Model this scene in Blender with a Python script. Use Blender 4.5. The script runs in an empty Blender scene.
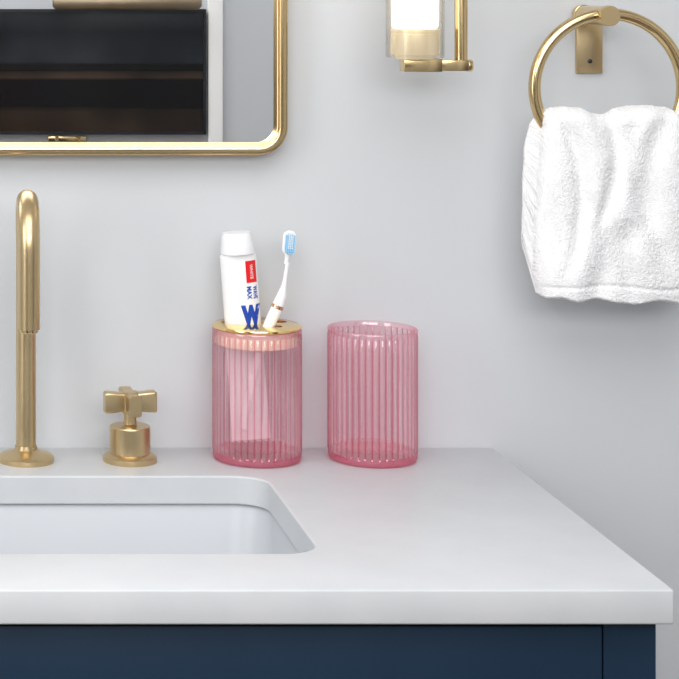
import bpy, bmesh, math
from mathutils import Vector, Matrix, noise
F=2013.0; D=2.39; HZ=1.405; U0=-104.0; V0=-20.0
def X(u,dep): return (u-U0)*dep/F
def Z(v,dep): return HZ-(v-V0)*dep/F
TOP=0.85
NR=40
col=bpy.context.scene.collection

# ---------------- materials ----------------
def newmat(name):
    m=bpy.data.materials.new(name); m.use_nodes=True
    nt=m.node_tree; return m,nt,nt.nodes["Principled BSDF"]
def noisy(name,c1,c2,scale=5,rough=0.5,metal=0.0,bump=0.0,bscale=80,spec=0.5,detail=4,coat=0):
    m,nt,b=newmat(name); N=nt.nodes; L=nt.links
    tc=N.new("ShaderNodeTexCoord"); n=N.new("ShaderNodeTexNoise"); n.inputs["Scale"].default_value=scale; n.inputs["Detail"].default_value=detail
    L.new(tc.outputs["Object"],n.inputs["Vector"])
    r=N.new("ShaderNodeValToRGB"); r.color_ramp.elements[0].position=.35; r.color_ramp.elements[1].position=.65
    r.color_ramp.elements[0].color=(*c1,1); r.color_ramp.elements[1].color=(*c2,1)
    L.new(n.outputs["Fac"],r.inputs["Fac"]); L.new(r.outputs["Color"],b.inputs["Base Color"])
    b.inputs["Roughness"].default_value=rough; b.inputs["Metallic"].default_value=metal
    b.inputs["Specular IOR Level"].default_value=spec; b.inputs["Coat Weight"].default_value=coat
    if bump:
        n2=N.new("ShaderNodeTexNoise"); n2.inputs["Scale"].default_value=bscale; n2.inputs["Detail"].default_value=5
        L.new(tc.outputs["Object"],n2.inputs["Vector"])
        bp=N.new("ShaderNodeBump"); bp.inputs["Strength"].default_value=bump; bp.inputs["Distance"].default_value=.002
        L.new(n2.outputs["Fac"],bp.inputs["Height"]); L.new(bp.outputs["Normal"],b.inputs["Normal"])
    return m
M={}
M['wall']=noisy("wall_paint",(.58,.597,.617),(.595,.612,.632),3,.6,bump=.05,bscale=120,spec=.25)
M['ceil']=noisy("ceiling_paint",(.8,.8,.8),(.82,.82,.82),3,.8)
M['floor']=noisy("floor_wood",(.12,.09,.07),(.18,.14,.11),6,.4)
M['quartz']=noisy("quartz",(.565,.58,.60),(.60,.612,.63),14,.38,spec=.3,detail=8)
M['ceramic']=noisy("sink_ceramic",(.53,.55,.58),(.55,.57,.60),3,.35,spec=.35)
M['navy']=noisy("navy_paint",(.009,.027,.056),(.011,.030,.062),9,.45,spec=.25,bump=.03)
M['brass']=noisy("polished_brass",(.70,.52,.27),(.72,.54,.29),8,.17,1.0)
M['brass2']=noisy("satin_brass",(.62,.47,.26),(.64,.49,.28),8,.31,1.0)
M['goldlid']=noisy("polished_gold",(1,.70,.28),(1,.74,.32),20,.12,1.0)
M['liner']=noisy("liner_gold",(1,.86,.60),(1,.88,.64),20,.4,.0)
M['sock']=noisy("glowing_brass_socket",(.86,.72,.48),(.88,.74,.50),20,.35,.55)
_b=M['sock'].node_tree.nodes["Principled BSDF"]; _b.inputs["Emission Color"].default_value=(1,.85,.6,1); _b.inputs["Emission Strength"].default_value=.12  # faint emission puts the bulb's warm glow into the socket
M['towel']=noisy("terry_cloth",(.86,.86,.87),(.91,.91,.92),160,.95,bump=.6,bscale=600,spec=.05)
M['towel'].node_tree.nodes["Principled BSDF"].inputs["Sheen Weight"].default_value=.25
M['white']=noisy("white_plastic",(.88,.88,.89),(.9,.9,.91),10,.25)
M['red']=noisy("red_print",(.75,.01,.015),(.8,.015,.02),10,.3)
M['blue']=noisy("blue_print",(.01,.06,.42),(.015,.07,.46),10,.3)
M['wprint']=noisy("white_print",(.85,.85,.85),(.88,.88,.88),10,.3)
M['bblue']=noisy("blue_bristle",(.28,.58,.86),(.34,.64,.9),30,.5)
M['bpale']=noisy("pale_bristle",(.62,.78,.92),(.68,.82,.94),30,.5)
M['rose']=noisy("rose_gold",(.85,.5,.3),(.9,.55,.35),20,.2,1)
M['black']=noisy("black_frame",(.008,.009,.012),(.012,.013,.018),8,.35)
M['nickel']=noisy("aged_brass",(.26,.20,.13),(.30,.23,.15),20,.45,.6)
M['trim']=noisy("trim_paint",(.95,.94,.92),(.96,.95,.93),5,.4)
M['contrast']=noisy("dark_contrast_panel",(.035,.025,.018),(.06,.042,.03),6,.4)  # dark finish for the panels added to darken brass reflections
# mirror
m,nt,b=newmat("mirror_glass"); b.inputs["Base Color"].default_value=(.96,.965,.97,1); b.inputs["Metallic"].default_value=1; b.inputs["Roughness"].default_value=0.0; M['mirror']=m
# glass
def glassmat(name,stops,refr=.0,diff=.05,diffcol=(1,.5,.6),gbase=.06,gloss=.5,rough=.04,ior=1.45,ribs=None):
    m=bpy.data.materials.new(name); m.use_nodes=True; nt=m.node_tree; N=nt.nodes; L=nt.links
    N.remove(N["Principled BSDF"]); out=N["Material Output"]
    lw=N.new("ShaderNodeLayerWeight"); lw.inputs["Blend"].default_value=.5
    cr_=N.new("ShaderNodeValToRGB"); e=cr_.color_ramp.elements
    e[0].position=stops[0][0]; e[0].color=(*stops[0][1],1); e[1].position=stops[-1][0]; e[1].color=(*stops[-1][1],1)
    for p_,c_ in stops[1:-1]:
        q=e.new(p_); q.color=(*c_,1)
    L.new(lw.outputs["Facing"],cr_.inputs[0])
    tint=cr_.outputs[0]
    if ribs:
        tc=N.new("ShaderNodeTexCoord"); sp_=N.new("ShaderNodeSeparateXYZ"); L.new(tc.outputs["Object"],sp_.inputs[0])
        at=N.new("ShaderNodeMath"); at.operation='ARCTAN2'; L.new(sp_.outputs["Y"],at.inputs[0]); L.new(sp_.outputs["X"],at.inputs[1])
        mu=N.new("ShaderNodeMath"); mu.operation='MULTIPLY'; mu.inputs[1].default_value=NR/2; L.new(at.outputs[0],mu.inputs[0])
        co_=N.new("ShaderNodeMath"); co_.operation='COSINE'; L.new(mu.outputs[0],co_.inputs[0])
        ab=N.new("ShaderNodeMath"); ab.operation='ABSOLUTE'; L.new(co_.outputs[0],ab.inputs[0])
        r2=N.new("ShaderNodeValToRGB"); e2=r2.color_ramp.elements
        e2[0].position=.0; e2[0].color=(*ribs,1); e2[1].position=.42; e2[1].color=(1,1,1,1)
        L.new(ab.outputs[0],r2.inputs[0])
        mm=N.new("ShaderNodeMix"); mm.data_type='RGBA'; mm.blend_type='MULTIPLY'; mm.inputs[0].default_value=1
        L.new(tint,mm.inputs[6]); L.new(r2.outputs[0],mm.inputs[7]); tint=mm.outputs[2]
    tr=N.new("ShaderNodeBsdfTransparent"); L.new(tint,tr.inputs[0])
    gl=N.new("ShaderNodeBsdfRefraction"); gl.inputs["IOR"].default_value=ior; gl.inputs["Roughness"].default_value=.0; L.new(tint,gl.inputs[0])
    a=N.new("ShaderNodeMixShader"); a.inputs[0].default_value=refr; L.new(tr.outputs[0],a.inputs[1]); L.new(gl.outputs[0],a.inputs[2])
    tl=N.new("ShaderNodeBsdfTranslucent"); df=N.new("ShaderNodeBsdfDiffuse")
    for q in (tl,df): q.inputs[0].default_value=(*diffcol,1)
    if ribs:
        m3=N.new("ShaderNodeMix"); m3.data_type='RGBA'; m3.blend_type='MULTIPLY'; m3.inputs[0].default_value=1
        m3.inputs[6].default_value=(*diffcol,1); L.new(r2.outputs[0],m3.inputs[7])
        L.new(m3.outputs[2],tl.inputs[0]); L.new(m3.outputs[2],df.inputs[0])
    c=N.new("ShaderNodeMixShader"); c.inputs[0].default_value=.30; L.new(tl.outputs[0],c.inputs[2]); L.new(df.outputs[0],c.inputs[1])
    d=N.new("ShaderNodeMixShader"); d.inputs[0].default_value=diff; L.new(a.outputs[0],d.inputs[1]); L.new(c.outputs[0],d.inputs[2])
    gs=N.new("ShaderNodeBsdfGlossy"); gs.inputs["Roughness"].default_value=rough
    p2=N.new("ShaderNodeMath"); p2.operation='POWER'; p2.inputs[1].default_value=3.5; L.new(lw.outputs["Facing"],p2.inputs[0])
    ma=N.new("ShaderNodeMath"); ma.operation='MULTIPLY_ADD'; ma.inputs[1].default_value=gloss; ma.inputs[2].default_value=gbase; L.new(p2.outputs[0],ma.inputs[0])
    e=N.new("ShaderNodeMixShader"); L.new(ma.outputs[0],e.inputs[0]); L.new(d.outputs[0],e.inputs[1]); L.new(gs.outputs[0],e.inputs[2])
    L.new(e.outputs[0],out.inputs["Surface"]); return m
M['pink']=glassmat("pink_glass",[(.0,(1,.925,.94)),(.15,(1,.90,.92)),(.5,(1,.83,.865)),(.8,(1,.74,.80)),(1,(1,.62,.70))],.42,.21,diffcol=(1,.72,.775),gbase=.085,gloss=.16,rough=.015,ior=1.22,ribs=(1,.48,.59))
M['pinkin']=glassmat("pink_glass_inner",[(.0,(1,.985,.99)),(.4,(1,.97,.98)),(.85,(1,.92,.94)),(1,(1,.80,.85))],.0,.02,diffcol=(1,.7,.77),gbase=.015,gloss=.08,ior=1.25)
M['pinkrim']=glassmat("pink_glass_rim",[(.0,(1,.93,.95)),(.4,(1,.88,.91)),(.8,(1,.62,.71)),(1,(1,.42,.54))],.0,.18,diffcol=(1,.62,.70),gbase=.10,gloss=.3,ior=1.25)
M['pinkbase']=glassmat("pink_glass_base",[(.0,(1,.78,.84)),(.5,(1,.60,.69)),(1,(1,.32,.46))],.15,.30,diffcol=(1,.27,.41),gbase=.12,gloss=.35,rough=.02,ior=1.3)
M['clear']=glassmat("clear_glass",[(.0,(.99,.985,.97)),(.6,(.97,.96,.94)),(1,(.72,.71,.69))],0,.05,diffcol=(1,.95,.88),gbase=.04,gloss=.3)
m=bpy.data.materials.new("bulb_glow"); m.use_nodes=True; b=m.node_tree.nodes["Principled BSDF"]
b.inputs["Base Color"].default_value=(1,.97,.92,1); b.inputs["Emission Color"].default_value=(1,.95,.86,1); b.inputs["Emission Strength"].default_value=1.3; M['bulb']=m
# painting: horizontal bands
m,nt,b=newmat("dark_painting"); N=nt.nodes; L=nt.links
tc=N.new("ShaderNodeTexCoord"); sx_=N.new("ShaderNodeSeparateXYZ"); L.new(tc.outputs["Object"],sx_.inputs[0])
ma=N.new("ShaderNodeMath"); ma.operation='MULTIPLY_ADD'; ma.inputs[1].default_value=2.75; ma.inputs[2].default_value=.5; L.new(sx_.outputs["Z"],ma.inputs[0])
r=N.new("ShaderNodeValToRGB"); r.color_ramp.interpolation='LINEAR'; e=r.color_ramp.elements; e[0].position=0; e[0].color=(.030,.020,.014,1); e[1].position=1; e[1].color=(.036,.045,.054,1)
for p_,c_ in ((.20,(.022,.016,.012,1)),(.24,(.004,.004,.005,1)),(.44,(.004,.004,.005,1)),(.46,(.050,.034,.025,1)),(.49,(.034,.025,.020,1)),(.51,(.005,.005,.005,1)),(.555,(.005,.005,.006,1)),(.575,(.020,.026,.033,1)),(.8,(.010,.013,.018,1))):
    q=e.new(p_); q.color=c_
n2=N.new("ShaderNodeTexNoise"); n2.inputs["Scale"].default_value=4; n2.inputs["Detail"].default_value=2; L.new(tc.outputs["Object"],n2.inputs["Vector"])
r3=N.new("ShaderNodeValToRGB"); r3.color_ramp.elements[0].position=.35; r3.color_ramp.elements[0].color=(.45,.45,.45,1); r3.color_ramp.elements[1].position=.68; r3.color_ramp.elements[1].color=(1.5,1.35,1.2,1); L.new(n2.outputs["Fac"],r3.inputs[0])
mm=N.new("ShaderNodeMix"); mm.data_type='RGBA'; mm.blend_type='MULTIPLY'; mm.inputs[0].default_value=1; L.new(r.outputs[0],mm.inputs[6]); L.new(r3.outputs[0],mm.inputs[7])
L.new(ma.outputs[0],r.inputs[0]); L.new(mm.outputs[2],b.inputs["Base Color"]); b.inputs["Roughness"].default_value=.15; b.inputs["Specular IOR Level"].default_value=.25
M['paint']=m

# ---------------- mesh helpers ----------------
def mk(name,verts,faces,mat,smooth=False,auto=None):
    me=bpy.data.meshes.new(name); me.from_pydata([tuple(v) for v in verts],[],faces); me.update()
    bm=bmesh.new(); bm.from_mesh(me); bmesh.ops.recalc_face_normals(bm,faces=bm.faces); bm.to_mesh(me); bm.free()
    o=bpy.data.objects.new(name,me); col.objects.link(o)
    if mat: me.materials.append(mat)
    if smooth or auto:
        for p in me.polygons: p.use_smooth=True
    if auto: me.set_sharp_from_angle(angle=math.radians(auto))
    return o
def box(name,lo,hi,mat,bev=0,seg=3):
    bm=bmesh.new(); bmesh.ops.create_cube(bm,size=1)
    for v in bm.verts: v.co=Vector([lo[i]+(v.co[i]+.5)*(hi[i]-lo[i]) for i in range(3)])
    if bev: bmesh.ops.bevel(bm,geom=list(bm.edges),offset=bev,segments=seg,affect='EDGES',profile=.5)
    me=bpy.data.meshes.new(name); bm.to_mesh(me); bm.free(); me.materials.append(mat)
    o=bpy.data.objects.new(name,me); col.objects.link(o)
    if bev:
        for p in me.polygons: p.use_smooth=True
        me.set_sharp_from_angle(angle=math.radians(35))
    return o
def loft(name,loops,mat,cap0=True,cap1=True,auto=40,closed=False):
    n=len(loops[0]); V=[v for l in loops for v in l]; Fc=[]
    K=len(loops)
    for i in range(K if closed else K-1):
        a=i*n; b2=((i+1)%K)*n
        for j in range(n):
            k=(j+1)%n; Fc.append((a+j,a+k,b2+k,b2+j))
    if not closed:
        if cap0: Fc.append(tuple(range(n)))
        if cap1: Fc.append(tuple(range((K-1)*n,K*n)))
    return mk(name,V,Fc,mat,auto=auto)
def lathe(name,prof,mat,c=(0,0,0),seg=64,auto=40,axis='Z',cap0=True,cap1=True,closed=False):
    loops=[]
    for r,z in prof:
        l=[]
        for j in range(seg):
            a=2*math.pi*j/seg; p=(r*math.cos(a),r*math.sin(a),z)
            if axis=='Y': p=(p[0],-p[2],p[1])
            if axis=='X': p=(p[2],p[0],p[1])
            l.append((p[0]+c[0],p[1]+c[1],p[2]+c[2]))
        loops.append(l)
    return loft(name,loops,mat,cap0,cap1,auto,closed)
def sweep(name,pts,rad,mat,seg=32,closed=False,auto=50,cap=True,flat=1.0):
    pts=[Vector(p) for p in pts]; n=len(pts); loops=[]; prev=None
    for i,p in enumerate(pts):
        if closed: t=(pts[(i+1)%n]-pts[i-1]).normalized()
        else: t=(pts[min(i+1,n-1)]-pts[max(i-1,0)]).normalized()
        if prev is None:
            ref=Vector((0,1,0)) if abs(t.y)<.9 else Vector((1,0,0))
            nx=(ref-t*ref.dot(t)).normalized()
        else: nx=(prev-t*prev.dot(t)).normalized()
        prev=nx; ny=t.cross(nx); r=rad[i] if isinstance(rad,(list,tuple)) else rad
        loops.append([p+nx*r*flat*math.cos(2*math.pi*j/seg)+ny*r*math.sin(2*math.pi*j/seg) for j in range(seg)])
    return loft(name,loops,mat,cap,cap,auto,closed)
def rr(cx,cy,w,h,r,n=10):
    P=[]
    for (sx,sy,a0) in ((1,1,0),(-1,1,90),(-1,-1,180),(1,-1,270)):
        for k in range(n+1):
            a=math.radians(a0+90*k/n); P.append((cx+sx*(w/2-r)+r*math.cos(a),cy+sy*(h/2-r)+r*math.sin(a)))
    return P
def join(name,objs):
    bm=bmesh.new(); mats=[]
    for o in objs:
        me=o.data.copy(); me.transform(o.matrix_basis)
        idx=[]
        for mt in me.materials:
            if mt not in mats: mats.append(mt)
            idx.append(mats.index(mt))
        for p in me.polygons: p.material_index=idx[p.material_index]
        bm.from_mesh(me); bpy.data.meshes.remove(me)
    me=bpy.data.meshes.new(name); bm.to_mesh(me); bm.free()
    for mt in mats: me.materials.append(mt)
    for o in objs: bpy.data.objects.remove(o)
    o=bpy.data.objects.new(name,me); col.objects.link(o); return o
def boolean(o,cutters):
    for c in cutters:
        md=o.modifiers.new("b",'BOOLEAN'); md.object=c; md.operation='DIFFERENCE'; md.solver='EXACT'
    dg=bpy.context.evaluated_depsgraph_get(); me=bpy.data.meshes.new_from_object(o.evaluated_get(dg))
    o.modifiers.clear(); o.data=me
    for c in cutters: bpy.data.objects.remove(c)
def meta(o,label,cat,**k):
    o["label"]=label; o["category"]=cat
    for a,b2 in k.items(): o[a]=b2
def reb(o,loc):
    o.data.transform(Matrix.Translation(-Vector(loc))); o.location=loc
def thing(name,loc,parts,label,cat):
    e=bpy.data.objects.new(name,None); e.empty_display_size=.03; e.location=loc; col.objects.link(e)
    for p in parts:
        p.data.transform(Matrix.Translation(-Vector(loc))); p.parent=e
    meta(e,label,cat); return e

# ---------------- room ----------------
def st(o): o["kind"]="structure"; return o
RX=1.7; LX=-1.7; FY=-3.2; CH=2.5
st(box("wall_back",(LX-.1,0,-.1),(RX+.1,.1,CH+.1),M['wall']))
st(box("wall_front",(LX-.1,FY-.1,-.1),(RX+.1,FY,CH+.1),M['wall']))
st(box("wall_right",(RX,FY,-.1),(RX+.1,0,CH+.1),M['wall']))
st(box("wall_left",(LX-.1,FY,-.1),(LX,0,CH+.1),M['wall']))
st(box("floor",(LX,FY,-.1),(RX,0,0),M['floor']))
st(box("ceiling",(LX,FY,CH),(RX,0,CH+.1),M['ceil']))
st(box("trim_1",(.860,FY,0),(.900,FY+.022,2.1),M['trim'],.002))
st(box("contrast_panel_1",(RX-.03,-2.3,0.0),(RX,-1.35,2.1),M['contrast'],.003))  # unseen dark panel, added so the brass has something dark to reflect
st(box("contrast_panel_2",(-1.6,FY,0.0),(-.72,FY+.03,2.1),M['contrast'],.003))  # second added panel out of view, more contrast in the brass

# ---------------- countertop ----------------
FYc=-.558; RXc=.7085; LXc=-.404; TH=.032
ct=box("countertop",(LXc,FYc,TOP-TH),(RXc,-.0005,TOP),M['quartz'],.0022,3)
sx0,sx1=-.110,.412; sy0,sy1=-.442,-.138
scx=(sx0+sx1)/2; scy=(sy0+sy1)/2; sw=sx1-sx0; sh=sy1-sy0
cut=loft("cut",[[(x,y,z) for x,y in rr(scx,scy,sw,sh,.036,12)] for z in (TOP-.08,TOP+.05)],None)
boolean(ct,[cut])
md=ct.modifiers.new("bev",'BEVEL'); md.width=.0018; md.segments=2; md.limit_method='ANGLE'; md.angle_limit=math.radians(60)
ct.data.set_sharp_from_angle(angle=math.radians(40))
reb(ct,((LXc+RXc)/2,FYc/2,TOP-TH)); meta(ct,"white quartz vanity countertop with sink cutout over navy cabinet","countertop")
# sink basin
zt=TOP-TH-.0008
def L(w,h,r,z): return [(x,y,z) for x,y in rr(scx,scy,w,h,r,12)]
loops=[L(sw+.05,sh+.05,.05,zt-.012),L(sw+.05,sh+.05,.05,zt),L(sw+.012,sh+.012,.042,zt),L(sw+.008,sh+.008,.042,zt-.004),
 L(sw-.006,sh-.006,.045,zt-.10),L(sw-.02,sh-.02,.05,zt-.125),L(sw-.06,sh-.06,.05,zt-.14),L(.06,.06,.0295,zt-.146),L(.044,.044,.0215,zt-.147),
 L(.044,.044,.0215,zt-.165),L(.07,.07,.03,zt-.165),L(sw-.04,sh-.04,.06,zt-.152),L(sw+.004,sh+.004,.055,zt-.135),L(sw+.02,sh+.02,.05,zt-.012)]
bs=loft("basin",loops,M['ceramic'],closed=True,auto=50)
dr=lathe("drain",[(.0,-.006),(.021,-.006),(.0212,.0),(.028,.001),(.027,.003),(.02,.003),(.018,.001),(0.0005,.001)],M['brass'],(scx,scy,zt-.1465),40)
thing("sink",(scx,scy,zt-.165),[bs,dr],"white rectangular undermount ceramic sink set below countertop","sink")

# ---------------- cabinet ----------------
cf=-.535; cx0=LXc+.008; cx1=.7005; ctop=TOP-TH-.0006
b0=box("body",(cx0,cf,.08),(cx1,-.001,ctop),M['navy'],.001,2)
def cutter(lo,hi):
    return box("cut",lo,hi,M['navy'])
basincut=cutter((scx-sw/2-.04,scy-sh/2-.035,.55),(scx+sw/2+.04,scy+sh/2+.035,1.0))
facecut=cutter((cx0+.05,cf-.05,.13),(.6520,cf+.021,ctop-.006))
boolean(b0,[basincut,facecut])
dw=box("drawer_front",(cx0+.0515,cf-.001,ctop-.155),(.6505,cf+.019,ctop-.0075),M['navy'],.0015,2)
mid=(cx0+.05+.6505)/2
d1=box("door",(cx0+.0515,cf-.001,.1315),(mid-.001,cf+.019,ctop-.158),M['navy'],.0015,2)
d2=box("door",(mid+.001,cf-.001,.1315),(.6505,cf+.019,ctop-.158),M['navy'],.0015,2)
plinth=box("plinth",(cx0+.03,cf+.06,0.0),(cx1-.03,-.02,.08),M['navy'])
thing("vanity_cabinet",((cx0+cx1)/2,cf/2,0),[b0,dw,d1,d2,plinth],"navy blue painted vanity cabinet beneath white countertop","cabinet")

# ---------------- faucet ----------------
fy=-.067; fdep=D+fy; fx=X(26,fdep)
base=lathe("base",[(.0,0),(.0322,0),(.0325,.002),(.0325,.0055),(.029,.0085),(.018,.0115),(.0135,.014),(.0128,.018),(0.0005,.018)],M['brass2'],(fx,fy,TOP),64,auto=30)
rb=.0116
apex=Z(190,2.28)-rb; R=.048
pts=[(fx,fy,TOP+.012)];rad=[rb]
for k in range(1,8): pts.append((fx,fy,TOP+.012+(apex-R-TOP-.012)*k/8)); rad.append(rb)
for k in range(0,25):
    a=math.pi*k/24; f=(1-math.cos(a))/2
    pts.append((fx-.003*f,fy-R+R*math.cos(a),apex-R+R*math.sin(a))); rad.append(rb+.0007*min(1,k/4))
ze=Z(329,fdep-2*R)
yt=fy-2*R
for k in range(1,8): pts.append((fx-.003,yt,apex-R+(ze-apex+R)*k/7)); rad.append(rb+.0007)
sp=sweep("spout",pts,rad,M['brass2'],40)
aer=lathe("aerator",[(0.0005,-.003),(.0095,-.003),(.0105,-.002),(.0105,.002),(0.0005,.002)],M['brass'],(fx-.003,yt,ze-.001),32)
thing("faucet",(fx,fy,TOP),[base,sp,aer],"brushed brass gooseneck faucet standing behind sink","faucet")
# handle
hx=X(130,fdep)
hb=lathe("base",[(0,0),(.0305,0),(.031,.0015),(.031,.006),(.028,.0085),(.0235,.010),(.0235,.0395),(.0225,.041),(.010,.0415),(.0078,.043),(.0072,.056),(0.0005,.056)],M['brass2'],(hx,fy,TOP),64,auto=30)
hz=TOP+.0685
def arm(ang):
    loops=[]
    for (d,w,h) in ((.004,.0066,.0108),(.010,.0068,.0108),(.015,.0072,.0112),(.020,.0074,.0118),(.0275,.0076,.0122),(.0292,.0074,.0120),(.0302,.0068,.0112)):
        l=[(d,x,z) for x,z in rr(0,0,2*w,2*h,.0028,5)]; loops.append(l)
    o=loft("arm",loops,M['brass2'],auto=35)
    o.data.transform(Matrix.Translation((hx,fy,hz))@Matrix.Rotation(ang,4,'Z')); return o
arms=[arm(math.radians(a)) for a in (6,96,186,276)]
hub=lathe("hub",[(0,-.013),(.0095,-.013),(.0105,-.0115),(.0105,.0105),(.009,.0120),(0.0005,.0125)],M['brass2'],(hx,fy,hz),40)
cross=join("cross_handle",arms+[hub])
thing("water_tap",(hx,fy,TOP),[hb,cross],"brushed brass cross handle tap on countertop beside faucet","tap")

# ---------------- mirror ----------------
mr=.4596; ml=.151*2-mr; mb=1.1998; mt=2.0
mcx=(mr+ml)/2; mcz=(mb+mt)/2; mw=mr-ml; mh=mt-mb
def ML(off,y,r=.034): return [(x,y,z) for x,z in rr(mcx,mcz,mw-2*off,mh-2*off,max(r-off,.004),14)]
fr=loft("frame",[ML(0,-.001),ML(0,-.030),ML(.0006,-.0315),ML(.002,-.032),ML(.0080,-.032),ML(.0094,-.0315),ML(.010,-.030),ML(.010,-.0145),ML(.0135,-.0135),ML(.0135,-.001)],M['brass'],closed=True,auto=60)
mg=loft("mirror_pane",[ML(.0105,-.004),ML(.0105,-.0110),ML(.0125,-.0125)],M['mirror'],auto=10)
bl=loft("backing",[ML(.011,-.001),ML(.011,-.0038)],M['white'])
thing("wall_mirror",(mcx,0,mcz),[fr,mg,bl],"brass framed wall mirror with rounded corners above sink","mirror")

# ---------------- reflected picture on opposite wall ----------------
vd=D+3.2-.03
pxr=X(205,vd); pxl=-.62; pzt=Z(9,vd); pzb=Z(134,vd)
pc=((pxr+pxl)/2,(pzt+pzb)/2)
def PL(off,y): return [(x,y,z) for x,z in rr(pc[0],pc[1],pxr-pxl-2*off,pzt-pzb-2*off,.002,2)]
pf=loft("frame",[PL(0,FY+.001),PL(0,FY+.03),PL(.008,FY+.03),PL(.008,FY+.001)],M['black'],closed=True,auto=30)
cv=box("canvas",(pxl+.007,FY+.002,pzb+.007),(pxr-.007,FY+.024,pzt-.007),M['paint'])
thing("picture",(pc[0],FY,pc[1]),[pf,cv],"dark abstract painting in black frame on wall","picture")
plx=(X(55,vd)+X(195,vd))/2; lz=Z(3,vd-.09)
pl1=sweep("lamp_shade",[(X(52,vd-.09),FY+.12,lz),(X(55,vd-.09),FY+.12,lz),(X(197,vd-.09),FY+.12,lz),(X(200,vd-.09),FY+.12,lz)],[.010,.018,.018,.010],M['nickel'],24)
pl2=sweep("arm",[(plx,FY+.01,lz+.02),(plx,FY+.11,lz+.005)],.006,M['nickel'],16)
pl3=box("plate",(plx-.03,FY+.0005,pzt+.004),(plx+.03,FY+.01,pzt+.06),M['nickel'],.002)
thing("picture_lamp",(plx,FY,pzt+.03),[pl1,pl2,pl3],"slim aged brass picture lamp mounted above dark painting","lamp")
hzz=pzb-.010
rail=box("rail",(X(48,vd),FY+.0005,hzz-.010),(X(86,vd),FY+.010,hzz+.004),M['brass'],.001)
pegs=[sweep("peg",[(X(u_,vd),FY+.009,hzz-.004),(X(u_,vd),FY+.035,hzz-.003),(X(u_,vd),FY+.04,hzz+.006)],.005,M['brass'],16) for u_ in (56,78)]
thing("wall_hook",(X(67,vd),FY,hzz),[rail]+pegs,"small brass double wall hook below dark painting","hook")

# ---------------- sconce ----------------
sy=-.115; sd=D+sy; s=sd/F
gx=X(415,sd); tx=X(461,sd)
zb=Z(71.5,sd)
arm_=box("arm",(X(438,sd),sy-.0090,zb+.001),(X(467,sd),sy+.0090,Z(60,sd)),M['brass'],.0006)
blk=box("bracket",(X(402,sd),sy-.0110,zb),(X(440,sd),sy+.0110,Z(58.5,sd)),M['brass'],.0006)
knob=lathe("knob",[(0.0005,0),(.0062,0),(.0068,.001),(.0068,.007),(.006,.008),(0.0005,.008)],M['brass'],(X(465,sd),sy,zb+.0068),32,axis='X')
tube=sweep("pole",[(tx,sy,zb+.001),(tx,sy,zb+.16)]+[(tx,sy+.04-.04*math.cos(a),zb+.16+.04*math.sin(a)) for a in [math.pi/2*k/10 for k in range(1,11)]]+[(tx,-.012,zb+.20)],.0073,M['brass'],32)
plate=lathe("wall_plate",[(0.0005,.0005),(.055,.0005),(.055,.010),(.052,.013),(0.0005,.013)],M['brass'],(tx,0,zb+.20),64,axis='Y')
zc=Z(58,sd)
sock=lathe("socket",[(0.0005,0),(.021,0),(.0215,.001),(.0215,.003),(.022,.004),(.0262,.005),(.0272,.007),(.0272,.028),(.0262,.0285),(.0262,.030),(.0272,.0305),(.0272,.033),(.0262,.034),(0.0005,.034)],M['sock'],(gx,sy,zc-.001),56,auto=30)
bulb=lathe("bulb",[(0.0005,.0),(.0235,.0),(.0255,.002),(.0262,.008),(.0262,.13),(.025,.14),(.016,.147),(0.0005,.149)],M['bulb'],(gx,sy,zc+.0335),48)
shade=lathe("lamp_shade",[(.0292,.0015),(.0312,.0015),(.0322,.003),(.0322,.20),(.0304,.20),(.0304,.0035),(.0292,.0035)],M['clear'],(gx,sy,zc-.001),64,closed=True)
thing("wall_sconce",(tx,0,zb+.2),[arm_,blk,knob,tube,plate,sock,bulb,shade],"brass wall sconce with clear glass cylinder shade, lit","wall lamp")

# ---------------- towel ring ----------------
ry=-.083; rd=D+ry
rcx=X(608.5,rd); rcz=Z(88,rd); RR=74*rd/F; rt=6.0*rd/F
ring=sweep("ring",[(rcx+RR*math.cos(2*math.pi*k/96),ry,rcz+RR*math.sin(2*math.pi*k/96)) for k in range(96)],rt,M['brass'],24,closed=True,auto=80)
pz=Z(19,rd); px_=X(588,D)
pl=box("wall_plate",(X(575.0,D),-.006,Z(73,D)),(X(601,D),-.0005,Z(9,D)),M['brass2'],.0006,2)
post=lathe("post",[(0.0005,.005),(.0118,.005),(.0118,.014),(.0110,.0145),(.0110,.088),(.0118,.0885),(.0118,.100),(.0110,.1015),(0.0005,.1015)],M['brass'],(rcx-.0040,0,rcz+RR-.002),40,axis='Y',auto=30)
scr=lathe("screw",[(0.0005,.0055),(.0026,.0055),(.0026,.0072),(0.0005,.0078)],M['black'],(X(588,D),0,Z(61,D)),16,axis='Y')
thing("towel_ring",(px_,0,pz),[ring,pl,post,scr],"round brass towel ring fixed to grey wall","towel ring")

# ---------------- towel ----------------
def interp(t,tab):
    for i in range(len(tab)-1):
        a,b2=tab[i],tab[i+1]
        if t<=b2[0]:
            f=max(0,min(1,(t-a[0])/(b2[0]-a[0]))); f=f*f*(3-2*f)*.5+f*.5
            return a[1]+(b2[1]-a[1])*f
    return tab[-1][1]
px=rd/F
leftF=[(100,548),(108,544),(122,541),(150,538),(175,536),(220,533),(255,532),(280,533),(292,535),(310,536)]
leftB=[(100,543),(112,538),(125,530),(150,525.5),(180,523.5),(240,523),(250,524),(310,530)]
rightF=[(100,672),(112,679),(140,688),(170,694),(250,697),(310,690)]
topt=[(0,112),(.05,108),(.15,106),(.28,108),(.38,114),(.44,114),(.54,108),(.66,106),(.8,105),(.93,108),(1,116)]
botF=[(0,293),(.04,296),(.12,295),(.22,299),(.35,296),(.48,300),(.6,302),(.75,298),(.88,301),(1,294)]
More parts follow.
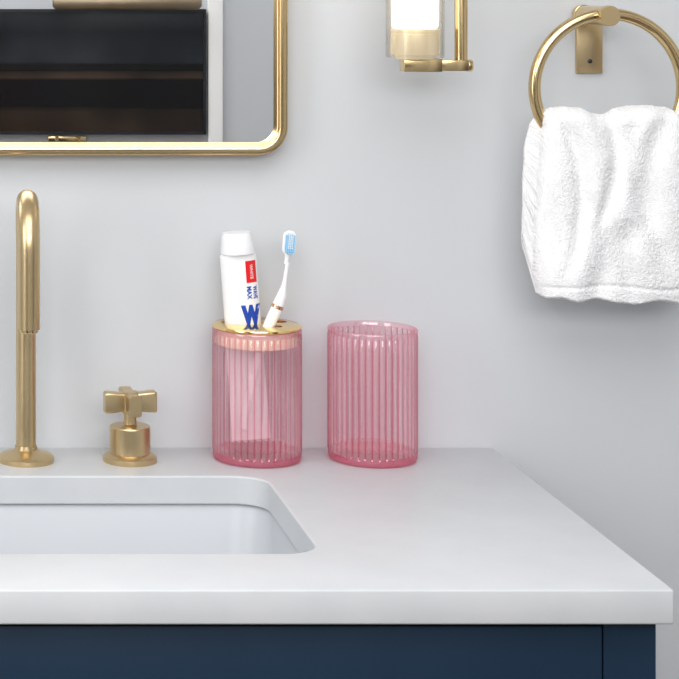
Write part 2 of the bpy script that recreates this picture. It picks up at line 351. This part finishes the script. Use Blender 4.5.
botB=[(0,252),(.10,255),(.3,262),(.6,268),(1,270)]
grooves=[((600,108),(608,150),(590,225),8,.0095),((556,112),(575,160),(558,275),8,.0075),((662,106),(640,170),(658,262),13,.007),((588,200),(600,250),(585,302),12,.005),((628,112),(622,160),(640,215),9,.005),((622,225),(618,260),(630,302),12,.0045),((678,140),(682,220),(674,300),9,.0045)]
def disp(u,v):
    d=0
    for a,m_,c,w,amp in grooves:
        f=(v-a[1])/(c[1]-a[1])
        if f<-.12 or f>1.15: continue
        f2=min(max(f,0),1); x=(1-f2)**2*a[0]+2*f2*(1-f2)*(2*m_[0]-.5*(a[0]+c[0]))+f2*f2*c[0]
        fade=min(1,(f+.12)*4)*min(1,max(0,(1.15-f))*2.)
        q=(u-x)/w
        d-=amp*math.exp(-q*q)*fade
        q=(u-x-w*2.0)/(w*1.6); d+=amp*.5*math.exp(-q*q)*fade
    d+=.008*noise.noise(Vector((u*.015+v*.004,v*.010,3.1)))
    d+=.0028*noise.noise(Vector((u*.040,v*.028,7)))
    q=(v-(283+.02*(u-540)+1.5*math.sin(u*.06)))/2.2; d-=.0014*math.exp(-q*q)
    return d
V=[];Fc=[];NS=320;NT=560
for j in range(NT+1):
    t=-1+2*j/NT; a=abs(t); sg=-1 if t>0 else 1
    for i in range(NS+1):
        s_=i/NS; e=2*s_-1
        h=.025*max(0,(1-abs(e)**7))**.5+.002
        vt=interp(s_,topt); vb=interp(s_,botF if sg<0 else botB)
        a0=.12
        if a<a0:
            ph=a/a0*math.pi/2; yy=h*math.sin(ph); v=vt+(h/px)*(1-math.cos(ph))*.6
        else:
            f=(a-a0)/(1-a0); v0=vt+(h/px)*.6; v=v0+(vb-v0)*f; yy=h*(1+.04*math.sin(f*math.pi)-.05*f)
            if f>.985:
                g=(f-.985)/.015; yy=yy-.004*g*g
        fb=min(1,max(0,(a-.02)/.15))
        lF=interp(v,leftF); lB=interp(v,leftB)
        lm=(lF+lB)/2; lu=lm+((lF if sg<0 else lB)-lm)*fb
        ru=interp(v,rightF)
        lu+=1.3*noise.noise(Vector((v*.04,1.3,sg)))
        u=lu+(ru-lu)*s_
        edge=max(0,1-abs(e)**14)
        dd=disp(u,v+(0 if sg<0 else 30))*(edge)*min(1,a/a0+.3)
        p3=Vector((u*.36,v*.36,sg*5.)); p4=Vector((u*.85,v*.85,sg*5.))
        fine=.0004*noise.noise(p3)+.0009*noise.noise(p4)
        yy=max(yy+dd+fine,.0005 if a>0.001 else 0)
        yo=yy if sg>0 else -yy
        if a<=.001: yo=0
        f2_=.0010*noise.noise(p4+Vector((9,4,2)))
        zz=HZ-(v-V0)*px + f2_ + .35*dd*(1-min(1,a/a0))
        xx=(u-U0)*px+ fine*1.2
        V.append((xx,ry+yo,zz))
for j in range(NT):
    for i in range(NS):
        k=j*(NS+1)+i; Fc.append((k,k+1,k+NS+2,k+NS+1))
W=NS+1
for i in range(NS): Fc.append((i,i+1,NT*W+i+1,NT*W+i))
for j in range(NT//2):
    k=j*W; k2=(NT-j)*W
    Fc.append((k,k+W,k2-W,k2)); Fc.append((k+NS,k+W+NS,k2-W+NS,k2+NS))
Fc=[f for f in Fc if len(set(f))==4]
tw=mk("towel",V,Fc,M['towel'],smooth=True,auto=70)
reb(tw,(rcx,ry,rcz-RR)); meta(tw,"fluffy white terry hand towel hanging from brass ring","towel")

# ---------------- cups ----------------
cy=-.056; cd=D+cy; CR=.0512; CHt=.1515
cxa=X(257,cd); cxb=X(372.5,cd)
def cup(name,cx):
    seg=NR*12
    prof=[(0.0005,0,0),(.0470,0,0),(.0495,.0010,0),(.0506,.0035,0),(.0508,.0080,0),(.0504,.0095,.3),(.0513,.0110,1),(.0514,.014,1)]
    for k in range(1,8): prof.append((.0514,.014+(CHt-.014-.009)*k/8,1))
    prof+=[(.0513,CHt-.0070,1),(.0504,CHt-.0058,.2),(.0510,CHt-.0045,0),(.0512,CHt-.0015,0),(.0504,CHt,0),(.0484,CHt,0),(.0475,CHt-.0015,0),(.0470,CHt-.006,0)]
    for k in range(1,6): prof.append((.0470-.0006*k/6,CHt-.012-(CHt-.012-.022)*k/6,0))
    prof+=[(.0445,.0165,0),(.040,.0145,0),(0.0005,.0140,0)]
    loops=[]
    for r,z,fl in prof:
        l=[]
        for j in range(seg):
            a=2*math.pi*j/seg
            rr_=r-fl*.0026*(1-abs(math.cos(a*NR/2)))
            l.append((rr_*math.cos(a),rr_*math.sin(a),z))
        loops.append(l)
    o=loft(name,loops,M['pink'],auto=60)
    for k_ in ('pinkbase','pinkin','pinkrim'): o.data.materials.append(M[k_])
    for p in o.data.polygons:
        c=p.center; r=math.hypot(c.x,c.y)
        if c.z<.0100 or (c.z<.0150 and r<.042): p.material_index=1
        elif c.z>CHt-.0062: p.material_index=3
        elif r<.0475 and c.z>.0150: p.material_index=2
    return o
tb=cup("tumbler",cxb); tb.location=(cxb,cy,TOP+.0003)
meta(tb,"empty ribbed pink glass tumbler standing on white countertop","cup")
hc=cup("cup_body",cxa); hc.data.transform(Matrix.Translation((cxa,cy,TOP+.0003)))
zl=TOP+.0003+CHt+.0003
lid=lathe("lid",[(0.0005,0),(.0500,0),(.0512,.0008),(.0514,.0022),(.0508,.0036),(.0495,.0042),(0.0005,.0042)],M['goldlid'],(cxa,cy,zl),96,auto=35)
def ecyl(cx_,cy_,rx,ry_,z0,z1):
    return loft("cut",[[(cx_+rx*math.cos(2*math.pi*j/48),cy_+ry_*math.sin(2*math.pi*j/48),z) for j in range(48)] for z in (z0,z1)],M['goldlid'])
TXo=-.0155; TYo=.010; BXo=.0165; BYo=-.016
boolean(lid,[ecyl(cxa+TXo,cy+TYo,.0242,.0165,zl-.02,zl+.02),ecyl(cxa+BXo,cy+BYo,.0095,.0085,zl-.02,zl+.02),ecyl(cxa+.029,cy+.016,.0085,.0085,zl-.02,zl+.02)])
lid.data.set_sharp_from_angle(angle=math.radians(35))
liner=lathe("liner",[(.0430,-.0005),(.0452,-.0005),(.0452,-.018),(.0445,-.0190),(.0430,-.0180)],M['liner'],(cxa,cy,zl),96,closed=True,auto=35)
liner["label"]="pale peach gold inner ring"
thing("toothbrush_holder",(cxa,cy,TOP+.0003),[hc,lid,liner],"ribbed pink glass toothbrush holder with gold lid on countertop","toothbrush holder")

# ---------------- toothpaste ----------------
TL=.214
hw=.0212
def sec(z):
    if z<.006: return .0225,.0012
    f=min(1,(z-.006)/.14); f=f**.8
    return .0225-(.0225-hw)*f, .0015+(.0142-.0015)*f
body=[]
for k in range(0,41):
    z=TL*k/40; a,b2=sec(z); body.append([(a*math.cos(t),b2*math.sin(t),z) for t in [2*math.pi*j/56 for j in range(56)]])
for (a,b2,z) in ((.0208,.0142,TL+.002),(.0192,.0138,TL+.0040),(.0160,.0130,TL+.006),(.009,.009,TL+.008),(.009,.009,TL+.012)):
    body.append([(a*math.cos(t),b2*math.sin(t),z) for t in [2*math.pi*j/56 for j in range(56)]])
tbody=loft("tube_body",body,M['white'],auto=35)
tcap=lathe("cap",[(0.0005,.0035),(.0200,.0035),(.0202,.005),(.0172,.0245),(.0162,.0275),(0.0005,.0278)],M['white'],(0,0,TL),48,auto=35)
def surf(sx,z,off):
    a,b2=sec(z); th=max(-1.4,min(1.4,math.asin(max(-.985,min(.985,sx/a)))))
    x=a*math.sin(th); y=-b2*math.cos(th)
    n=Vector((math.sin(th)/a,-math.cos(th)/b2,0)).normalized()
    return Vector((x,y,z))+n*off
def patch(name,s0,s1,z0,z1,mat,off):
    n=16; Vv=[];Ff=[]
    for j in range(5):
        for i in range(n+1): Vv.append(surf(s0+(s1-s0)*i/n,z0+(z1-z0)*j/4,off))
    for j in range(4):
        for i in range(n): k=j*(n+1)+i; Ff.append((k,k+1,k+n+2,k+n+1))
    return mk(name,Vv,Ff,mat,smooth=True)
def textmesh(name,body_,s_c,z_c,wd,hg,mat,off,bold=0.0,rot=True):
    cu=bpy.data.curves.new(name,'FONT'); cu.body=body_; cu.size=1; cu.offset=bold; cu.resolution_u=3
    o=bpy.data.objects.new("t",cu); col.objects.link(o); dg=bpy.context.evaluated_depsgraph_get(); dg.update()
    me=bpy.data.meshes.new_from_object(o.evaluated_get(dg)); bpy.data.objects.remove(o)
    xs=[v.co.x for v in me.vertices]; ys=[v.co.y for v in me.vertices]
    x0,x1,y0,y1=min(xs),max(xs),min(ys),max(ys)
    bm=bmesh.new(); bm.from_mesh(me); bmesh.ops.triangulate(bm,faces=bm.faces)
    bmesh.ops.subdivide_edges(bm,edges=[e for e in bm.edges if e.calc_length()>.15],cuts=2)
    for v in bm.verts:
        x=((v.co.x-x0)/(x1-x0)-.5)*wd; y=((v.co.y-y0)/(y1-y0)-.5)*hg
        if rot: sx,z=s_c+y,z_c-x
        else: sx,z=s_c+x,z_c+y
        v.co=surf(sx,z,off)
    bm.to_mesh(me); bm.free(); me.name=name; me.materials.clear(); me.materials.append(mat)
    ob=bpy.data.objects.new(name,me); col.objects.link(ob); return ob
pm=1/865.
def zv(v): return TL-(v-256)*pm
redp=patch("red_label",.0055,.0182,zv(282),zv(260),M['red'],.0002)
t1=textmesh("lettering","WHITE",.0122,zv(271),.017,.0036,M['wprint'],.0004,.01)
t2=textmesh("lettering","WAVE",.0152,zv(292),.0150,.0052,M['blue'],.0003,.035)
t4=textmesh("lettering","MAX",.0080,zv(292),.0150,.0056,M['blue'],.0003,.035)
t3=textmesh("lettering","W",.0085,zv(315),.0235,.0255,M['blue'],.0003,.09,rot=False)
parts=[tbody,tcap,redp,t1,t2,t3,t4]
lean=math.radians(-4.2)
ty=cy+TYo; tdp=D+ty
sh_=Vector((X(238,tdp),ty,Z(256,tdp)))
axis=Vector((math.sin(lean),0,math.cos(lean)))
tp=bpy.data.objects.new("toothpaste_tube",None); tp.empty_display_size=.02; col.objects.link(tp)
for p in parts: p.parent=tp
redp["label"]="red printed label patch"
tp.location=sh_-axis*TL; tp.rotation_euler=(0,lean,0)
meta(tp,"white toothpaste tube with red and blue print in pink holder","toothpaste")

# ---------------- toothbrush ----------------
by=cy+BYo; bd=D+by
ctrl=[(290,235,.0045),(289,252,.0038),(287.5,262,.0024),(286,272,.0022),(284,285,.0030),(281,297,.0058),(276,310,.0068),(270,323,.0066),(260,350,.0056),(252,380,.0050),(246,410,.0046),(243,430,.0042)]
P3=[Vector((X(u,bd),by,Z(v,bd))) for u,v,r in ctrl]
def cr(a,b2,c,d,t):
    return .5*((2*b2)+(-a+c)*t+(2*a-5*b2+4*c-d)*t*t+(-a+3*b2-3*c+d)*t**3)
pp=[];rrs=[]
for i in range(2,len(P3)-1):
    for k in range(8):
        t=k/8; A,B,C,E=P3[max(i-1,0)],P3[i],P3[i+1],P3[min(i+2,len(P3)-1)]
        pp.append(cr(A,B,C,E,t)); ra=[ctrl[max(i-1,0)][2],ctrl[i][2],ctrl[i+1][2],ctrl[min(i+2,len(P3)-1)][2]]
        rrs.append(cr(*ra,t))
pp.append(P3[-1]); rrs.append(ctrl[-1][2]*.6)
hd=sweep("handle",pp,rrs,M['white'],24)
hc_=Vector((X(289.3,bd),by+.001,Z(243,bd))); ang=math.radians(4)
ls=[]
for y,sc in ((.0028,.7),(.0022,.95),(0,1),(-.0015,1),(-.0022,.93)):
    ls.append([(x,y,z) for x,z in rr(0,0,.0155*sc,.0285*sc+.0,.0072*sc,8)])
hp=loft("head",ls,M['white'],auto=50)
nk=sweep("neck",[(-.0004,0,-.0125),(-.0012,0,-.019),(-.0024,0,-.0245)],[.0042,.0028,.0024],M['white'],20)
hd2=join("head",[hp,nk]); hd2.name="head"; hd2.data.transform(Matrix.Translation(hc_)@Matrix.Rotation(ang,4,'Y'))
bt=[]
for iz in range(12):
    for ix in range(5):
        x=(ix-2)*.0021; z=(iz-5.5)*.0020
        if iz in (0,11) and ix in (0,4): continue
        mt_=M['bblue'] if (ix in (0,4) or iz<3) else M['bpale']
        bt.append(lathe("b",[(0.0003,.0018),(.0009,.0018),(.00112,.0098),(.0009,.0105),(0.0003,.0107)],mt_,(x,0,z),10,axis='Y'))
br=join("bristles",bt); br["kind"]="stuff"; br.data.transform(Matrix.Translation(hc_)@Matrix.Rotation(ang,4,'Y'))
br["label"]="blue and white bristles"
i0=min(range(len(pp)),key=lambda k:abs(pp[k].z-Z(306,bd)))
bnd=sweep("band",[pp[i0-1],pp[i0],pp[i0+1]],[rrs[i0-1]+.0004,rrs[i0]+.0004,rrs[i0+1]+.0004],M['rose'],24); bnd["label"]="rose gold band"
thing("toothbrush",tuple(P3[-1]),[hd,hd2,br,bnd],"white toothbrush with blue bristles standing in pink holder","toothbrush")

# ---------------- lights ----------------
def area(name,loc,tgt,sx,sy_,e,c=(1,1,1)):
    l=bpy.data.lights.new(name,'AREA'); l.shape='RECTANGLE'; l.size=sx; l.size_y=sy_; l.energy=e; l.color=c
    o=bpy.data.objects.new(name,l); o.location=loc; o.rotation_euler=(Vector(tgt)-Vector(loc)).to_track_quat('-Z','Y').to_euler(); col.objects.link(o)
area("overhead_key_light",(.1,-1.6,2.47),(.1,-1.6,0),1.8,1.6,29,(1,.995,.985))  # key area lamp added below the ceiling, no fixture modelled
area("left_soft_light",(-1.65,-1.3,1.6),(.3,-.6,1.1),1.3,1.6,26,(1,.998,.99))  # soft area lamp added at the left; that wall has no window
area("fill_light",(.2,-3.1,2.0),(.4,0,1.0),2.4,.7,40,(1,1,1))
w=bpy.data.worlds.new("world"); w.use_nodes=True; w.node_tree.nodes["Background"].inputs[0].default_value=(.8,.85,.9,1); w.node_tree.nodes["Background"].inputs[1].default_value=.5
bpy.context.scene.world=w
bpy.context.scene.view_settings.view_transform='Standard'

cam=bpy.data.cameras.new("camera"); co=bpy.data.objects.new("camera",cam); col.objects.link(co)
co.location=(0,-D,HZ); co.rotation_euler=(math.pi/2,0,0)
cam.sensor_width=36; cam.lens=F/679*36; cam.shift_x=(339.5-U0)/679; cam.shift_y=-(339.5-V0)/679; cam.clip_start=.01
bpy.context.scene.camera=co
